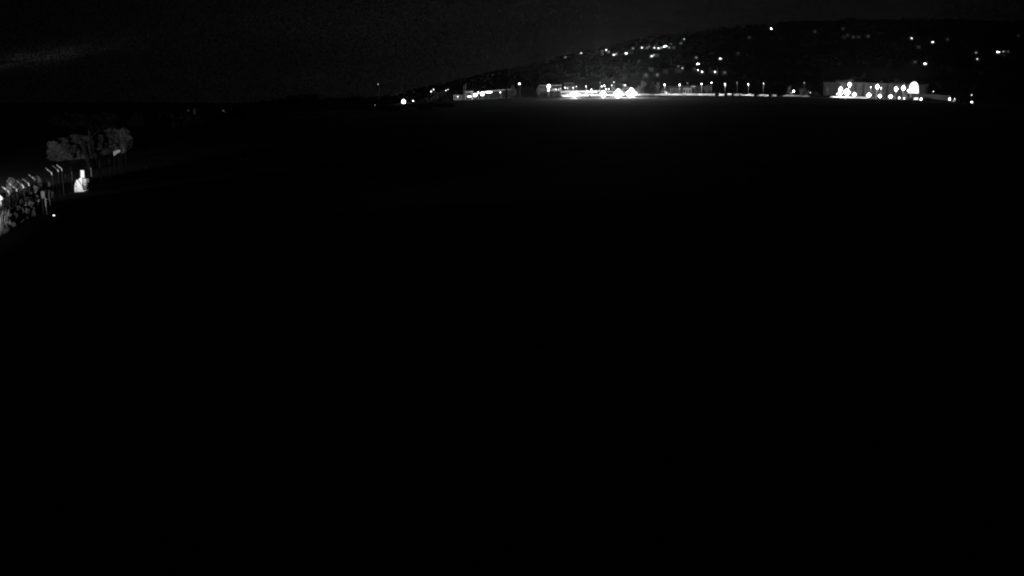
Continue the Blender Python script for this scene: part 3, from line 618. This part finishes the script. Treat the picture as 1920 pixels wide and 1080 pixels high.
for k in range(6): MB().rod(wp(1741 + k * 7, 184, 1.0), Vector((wp(1741 + k * 7, 184).x, 881, gz(wp(1741, 184).x, 880) - 1)), .15, .15, 6).build('column', M_dark, t)
# glowing dome put in for a blown-out light pool on the hangar wall
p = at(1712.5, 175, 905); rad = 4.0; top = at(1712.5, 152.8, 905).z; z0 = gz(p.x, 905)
t = thing('glow_dome', 'tall white glow dome standing in for a light pool behind the grey shed', 'dome', (p.x, 905, z0))
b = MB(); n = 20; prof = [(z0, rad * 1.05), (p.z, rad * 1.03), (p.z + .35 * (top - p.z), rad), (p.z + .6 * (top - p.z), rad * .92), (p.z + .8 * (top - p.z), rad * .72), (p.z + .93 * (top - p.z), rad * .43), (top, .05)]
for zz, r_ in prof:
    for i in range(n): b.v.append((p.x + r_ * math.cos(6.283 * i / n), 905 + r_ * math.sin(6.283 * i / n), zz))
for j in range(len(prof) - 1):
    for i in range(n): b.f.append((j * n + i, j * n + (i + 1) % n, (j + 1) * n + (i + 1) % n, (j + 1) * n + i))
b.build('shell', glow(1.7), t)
MB().rod((p.x + rad + .8, 905, z0), (p.x + rad + .8, 905, p.z + 2.5), .35, .3, 8).build('side_pipe', M_wallp, t)
bb = MB().rod((p.x, 905, z0 - .3), (p.x, 905, z0 + .5), rad * 1.2, rad * 1.2, 20); bb.build('plinth', M_wallg, t)
# leaning lit things between hangar and shed
for pts_, lb in (([(1694.5, 173.5), (1698, 173), (1703.5, 182.5), (1701, 183.8)], 'leaning pale ramp left of the grey shed'), ([(1785, 191.5), (1786.5, 189), (1791.5, 187.5), (1790, 190)], 'bright slanted panel right of the grey shed'), ([(1787, 194.6), (1788, 193.2), (1795, 193.4), (1794, 195)], 'dim flat slab below the slanted panel at the right')):
    Y = 872 if pts_[0][0] < 1750 else 858; q = at(pts_[0][0], pts_[0][1], Y)
    t = thing('ramp' if pts_[0][0] < 1750 else 'tilted_panel', lb, 'panel', (q.x, Y, gz(q.x, Y)))
    prism_px(MB(), pts_, Y, 1.5).build('plate', M_wallp, t)
    q2 = at(sum(a_[0] for a_ in pts_) / 4, sum(a_[1] for a_ in pts_) / 4, Y)
    MB().rod((q2.x, Y + 1, gz(q2.x, Y)-.2), (q2.x, Y + 1, q2.z), .1, .1, 6).build('support', M_dark, t)
street_lamp(1790, 184.5, 850, 8, 'small hooded lamp over the slanted panel right of the shed', None, r=.12, pr=.05)
# low dark hedge in front of the right strip
b = MB(); rr = random.Random(9)
hx = [at(px, 180, 868).x for px in (1518, 1556)]
for i in range(1500):
    x = rr.uniform(*hx); b.leaf((x, 868 + rr.uniform(-.7, .7), gz(x, 868) + rr.uniform(0, 1.6)), .6, rr)
t = thing('hedge', 'low dark hedge between the broken light strip and the hangar apron', 'hedge', (sum(hx) / 2, 868, gz(sum(hx) / 2, 868)))
b.build('foliage', M_leafd, t)

# ------------------------------------------------------------------ houses with lights on the hill
CLEAR = []
def house(px, py, I, label, group, wide=1.6, cat='house'):
    p = hill(px, py); rr = random.Random(int(px * 7 + py)); W = max(9, wide * 1.6); D = 8; H = 5.5
    t = thing('hillside_house', label, cat, p, group); wide = max(1.2, wide * .72); x, y, z = p; CLEAR.append((x / y, y, W / 2)); z += 2.0
    MB().box((x, y, z + H / 2 - 4), (W, D, H + 8)).build('wall', M_plast, t)
    a = H + z
    MB().prism([(x - W / 2 - .5, y - D / 2 - .5, a), (x + W / 2 + .5, y - D / 2 - .5, a), (x + W / 2 + .5, y, a + 2.6), (x - W / 2 - .5, y, a + 2.6)], (0, .01, .3)).prism([(x - W / 2 - .5, y + D / 2 + .5, a), (x + W / 2 + .5, y + D / 2 + .5, a), (x + W / 2 + .5, y, a + 2.6), (x - W / 2 - .5, y, a + 2.6)], (0, .01, .3)).build('roof', M_tile, t)
    hh = 1.4; fy = y - D / 2 - .04
    MB().box((x, fy, z + 2.2), (wide, .08, hh)).build('window', glow(I / (wide * hh)), t)
    MB().box((x, fy - .02, z + 2.2 - hh / 2 - .12), (wide + .3, .12, .14)).build('sill', M_plast, t)
    if I > 25:
        MB().box((x + W * .35, fy, z + 2.0), (1.2, .08, 1.3)).build('window', glow(I * .05), t)
    return t
F_, M_, B_, S_ = 0.7, 5.0, 40.0, 220.0
V1 = [(1060, 110, M_, 1.8), (1088, 97.5, B_ * .6, 1.8), (1089.5, 102.5, B_ * .6, 5), (1129.5, 99.5, B_, 4), (1129, 104, F_ * 1.5, 2), (1136.5, 96.5, B_ * 1.3, 2.6), (1141, 100.5, M_, 2), (1150.5, 106, B_, 2.4), (1154.5, 104.5, M_ * 1.4, 1.8), (1173.5, 103.5, B_ * 1.8, 5), (1174.5, 100, M_ * .7, 1.5), (1183, 101.5, F_ * .7, 1.5), (1186.5, 94, M_ * 1.4, 1.6), (1203, 92.5, B_ * .8, 2.2), (1205, 90, M_ * 1.4, 1.6), (1212, 88.5, M_ * 1.5, 2), (1214.5, 91, B_ * .8, 2.2), (1212.5, 93, M_ * .7, 1.6), (1226.5, 93, B_ * .6, 3), (1230.5, 89, F_ * 1.3, 1.6), (1234, 94, B_ * .8, 2), (1240, 92.7, M_ * 1.4, 3), (1244, 90.7, B_ * 2, 4), (1250, 89.5, S_ * .9, 11), (1254, 92.5, M_, 3), (1244, 87.3, M_ * .7, 1.6), (1257.5, 85.8, F_ * 1.6, 2), (1263, 92, F_ * 1.7, 2), (1276.5, 84.2, M_ * .6, 2.6), (1278.5, 80.5, F_ * 1.4, 1.5), (1282, 76.5, B_ * .45, 2.2), (1221, 109.3, B_ * .7, 2.6), (1224.8, 107, B_ * .5, 2), (1232, 107.5, F_ * 1.2, 2)]
V1.sort()
def adj(I): return 'brilliant' if I >= 60 else 'bright' if I >= 12 else 'small' if I >= 3 else 'faint'
def adj_(i, v): return adj(v[2])
for i, (px, py, I, wd) in enumerate(V1):
    house(px, py, I, '%s house light, %s from the left in the village string on the left slope' % (adj(I), ORD[i]), 'houses of the village on the left slope', wd)
V2 = [(1271.5, 130, M_, 1.8), (1278.5, 132.5, M_ * .9, 1.6), (1270.5, 137, F_ * .7, 1.5), (1304.5, 112.3, M_ * .7, 2.2), (1307, 124.5, B_ * 2, 3.4), (1309.5, 136.3, B_ * 1.8, 5.5), (1315.3, 140, B_ * .6, 2), (1302, 134.8, F_ * .6, 2), (1334, 137, B_ * 1.2, 3), (1340, 136, B_ * 3, 3.6), (1339.5, 140.3, B_ * .4, 2.2), (1349.3, 114.3, B_ * .8, 3.2), (1356, 136, F_ * 1.2, 2), (1357.5, 141, F_ * 1.8, 3.5), (1383, 104, F_ * .8, 4), (1404, 74, F_ * 1.5, 2), (1247.5, 138.5, F_ * .7, 1.6), (1220.5, 135, F_ * 1.2, 1.6), (1210.5, 146.5, M_ * .5, 2.4), (1231.5, 145.5, M_ * .5, 2)]
V2.sort()
for i, (px, py, I, wd) in enumerate(V2):
    house(px, py, I, '%s house light, %s from the left on the middle slope above the pole lamps' % (adj(I), ORD[i]), 'houses on the middle slope', wd)
V3 = [(1445, 57, B_ * 3.2, 3.0), (1527, 63, F_ * 1.3, 1.6), (1580, 56.5, F_ * 1.1, 1.6), (1588, 69.5, F_ * 1.2, 1.6), (1582, 73.5, F_ * .7, 3), (1599, 73, F_ * 1.2, 1.8), (1609, 73, F_ * .9, 1.6), (1626.5, 71.5, F_ * 2, 1.8), (1708, 75.5, B_ * .6, 2.6), (1721, 92, F_ * 1.1, 1.8), (1747, 83, B_ * .7, 3.6), (1775, 78, F_ * 1.0, 1.8)]
V3.sort()
for i, (px, py, I, wd) in enumerate(V3):
    lb = 'brightest lone house light high on the ridge' if I > 50 else '%s house light, %s from the left along the upper right ridge' % (adj(I), ORD[i])
    house(px, py, I, lb, 'houses along the upper right ridge', wd)
V4 = [(1714, 121, F_ * 1.2, 1.8), (1732, 124.3, B_ * 1.1, 2.6), (1827, 100.5, B_ * 1.6, 2.6), (1828, 103, M_ * .6, 5), (1830.3, 115.5, M_ * 1.3, 2.2), (1864, 98.8, B_ * .5, 4.2), (1869, 101.5, B_ * 3, 4), (1879.5, 101, M_ * .7, 5), (1888, 101, F_, 2), (1908, 70.5, F_ * .6, 4)]
V4.sort()
for i, (px, py, I, wd) in enumerate(V4):
    house(px, py, I, '%s house light, %s from the left on the right slope near the frame edge' % (adj(I), ORD[i]), 'houses on the right slope', wd)
for px, py, I, lb in ((352, 207.5, .02, 'faintest distant house light over the left tree line'), (418, 207.5, .06, 'small distant house light over the left tree line'), (422, 209.5, .05, 'dim second light of the distant pair over the left tree line')):
    p = at(px, py, 640); z = gz(p.x, 640)
    t = thing('distant_house', lb, 'house', (p.x, 640, z), 'distant houses over the left tree line')
    MB().box((p.x, 644, (z + p.z + 1) / 2), (6, 6, p.z + 1 - z)).build('wall', M_plast, t); MB().box((p.x, 644, p.z + 1.3), (6.6, 6.6, .6)).build('roof', M_tile, t)
    MB().box((p.x, 640.95, p.z), (1.0, .1, .8)).build('window', glow(I / .8), t)

# forest canopy on the hill: one mass
b = MB(); rr = random.Random(5)
for i in range(9000):
    Y = 1350 + 1900 * rr.random() ** 0.6; u = rr.uniform(-0.2, 0.62); X = u * Y
    if mn.noise(Vector((X / 240, Y / 240, 8))) < -0.12: continue
    if any(abs(u - hu) < (14 + wd) / hy and hy - 190 < Y < hy + 14 for hu, hy, wd in CLEAR): continue
    z = gz(X, Y); h = rr.uniform(5, 11); r = rr.uniform(3, 5.5); k = len(b.v); n = 5
    for a, rad, hh in ((0, r * .6, 0.5), (0.5, r, h * .45)):
        for j in range(n):
            t = 6.283 * (j + a) / n; q = rr.uniform(.8, 1.2); b.v.append((X + rad * q * math.cos(t), Y + rad * q * math.sin(t), z + hh))
    b.v.append((X, Y, z + h))
    for j in range(n):
        b.f.append((k + j, k + (j + 1) % n, k + n + (j + 1) % n, k + n + j)); b.f.append((k + n + j, k + n + (j + 1) % n, k + 2 * n))
tag(b.build('hillside_forest', mat('forest', 0.035, 0.95, 0.3, 0.05)), 'dark forest covering the hill behind the lit buildings', 'forest', kind='stuff')

# ------------------------------------------------------------------ thin haze volume added for the glow around lamps
HAZE = 0.4e-4
if HAZE:
    hb = MB().box((400, 2300, 65), (7600, 4900, 470)).build('haze', None)
    hb['kind'] = 'stuff'; hb['label'] = 'thin haze added over the airfield for glow around the lamps'; hb['category'] = 'haze'
    m = bpy.data.materials.new('bloom_haze'); m.use_nodes = True; n = m.node_tree.nodes; n.clear()
    o = n.new('ShaderNodeOutputMaterial'); v = n.new('ShaderNodeVolumePrincipled')
    v.inputs['Density'].default_value = HAZE; v.inputs['Color'].default_value = (.95, .95, .95, 1); v.inputs['Anisotropy'].default_value = 0.9
    m.node_tree.links.new(v.outputs[0], o.inputs['Volume']); hb.data.materials.append(m)
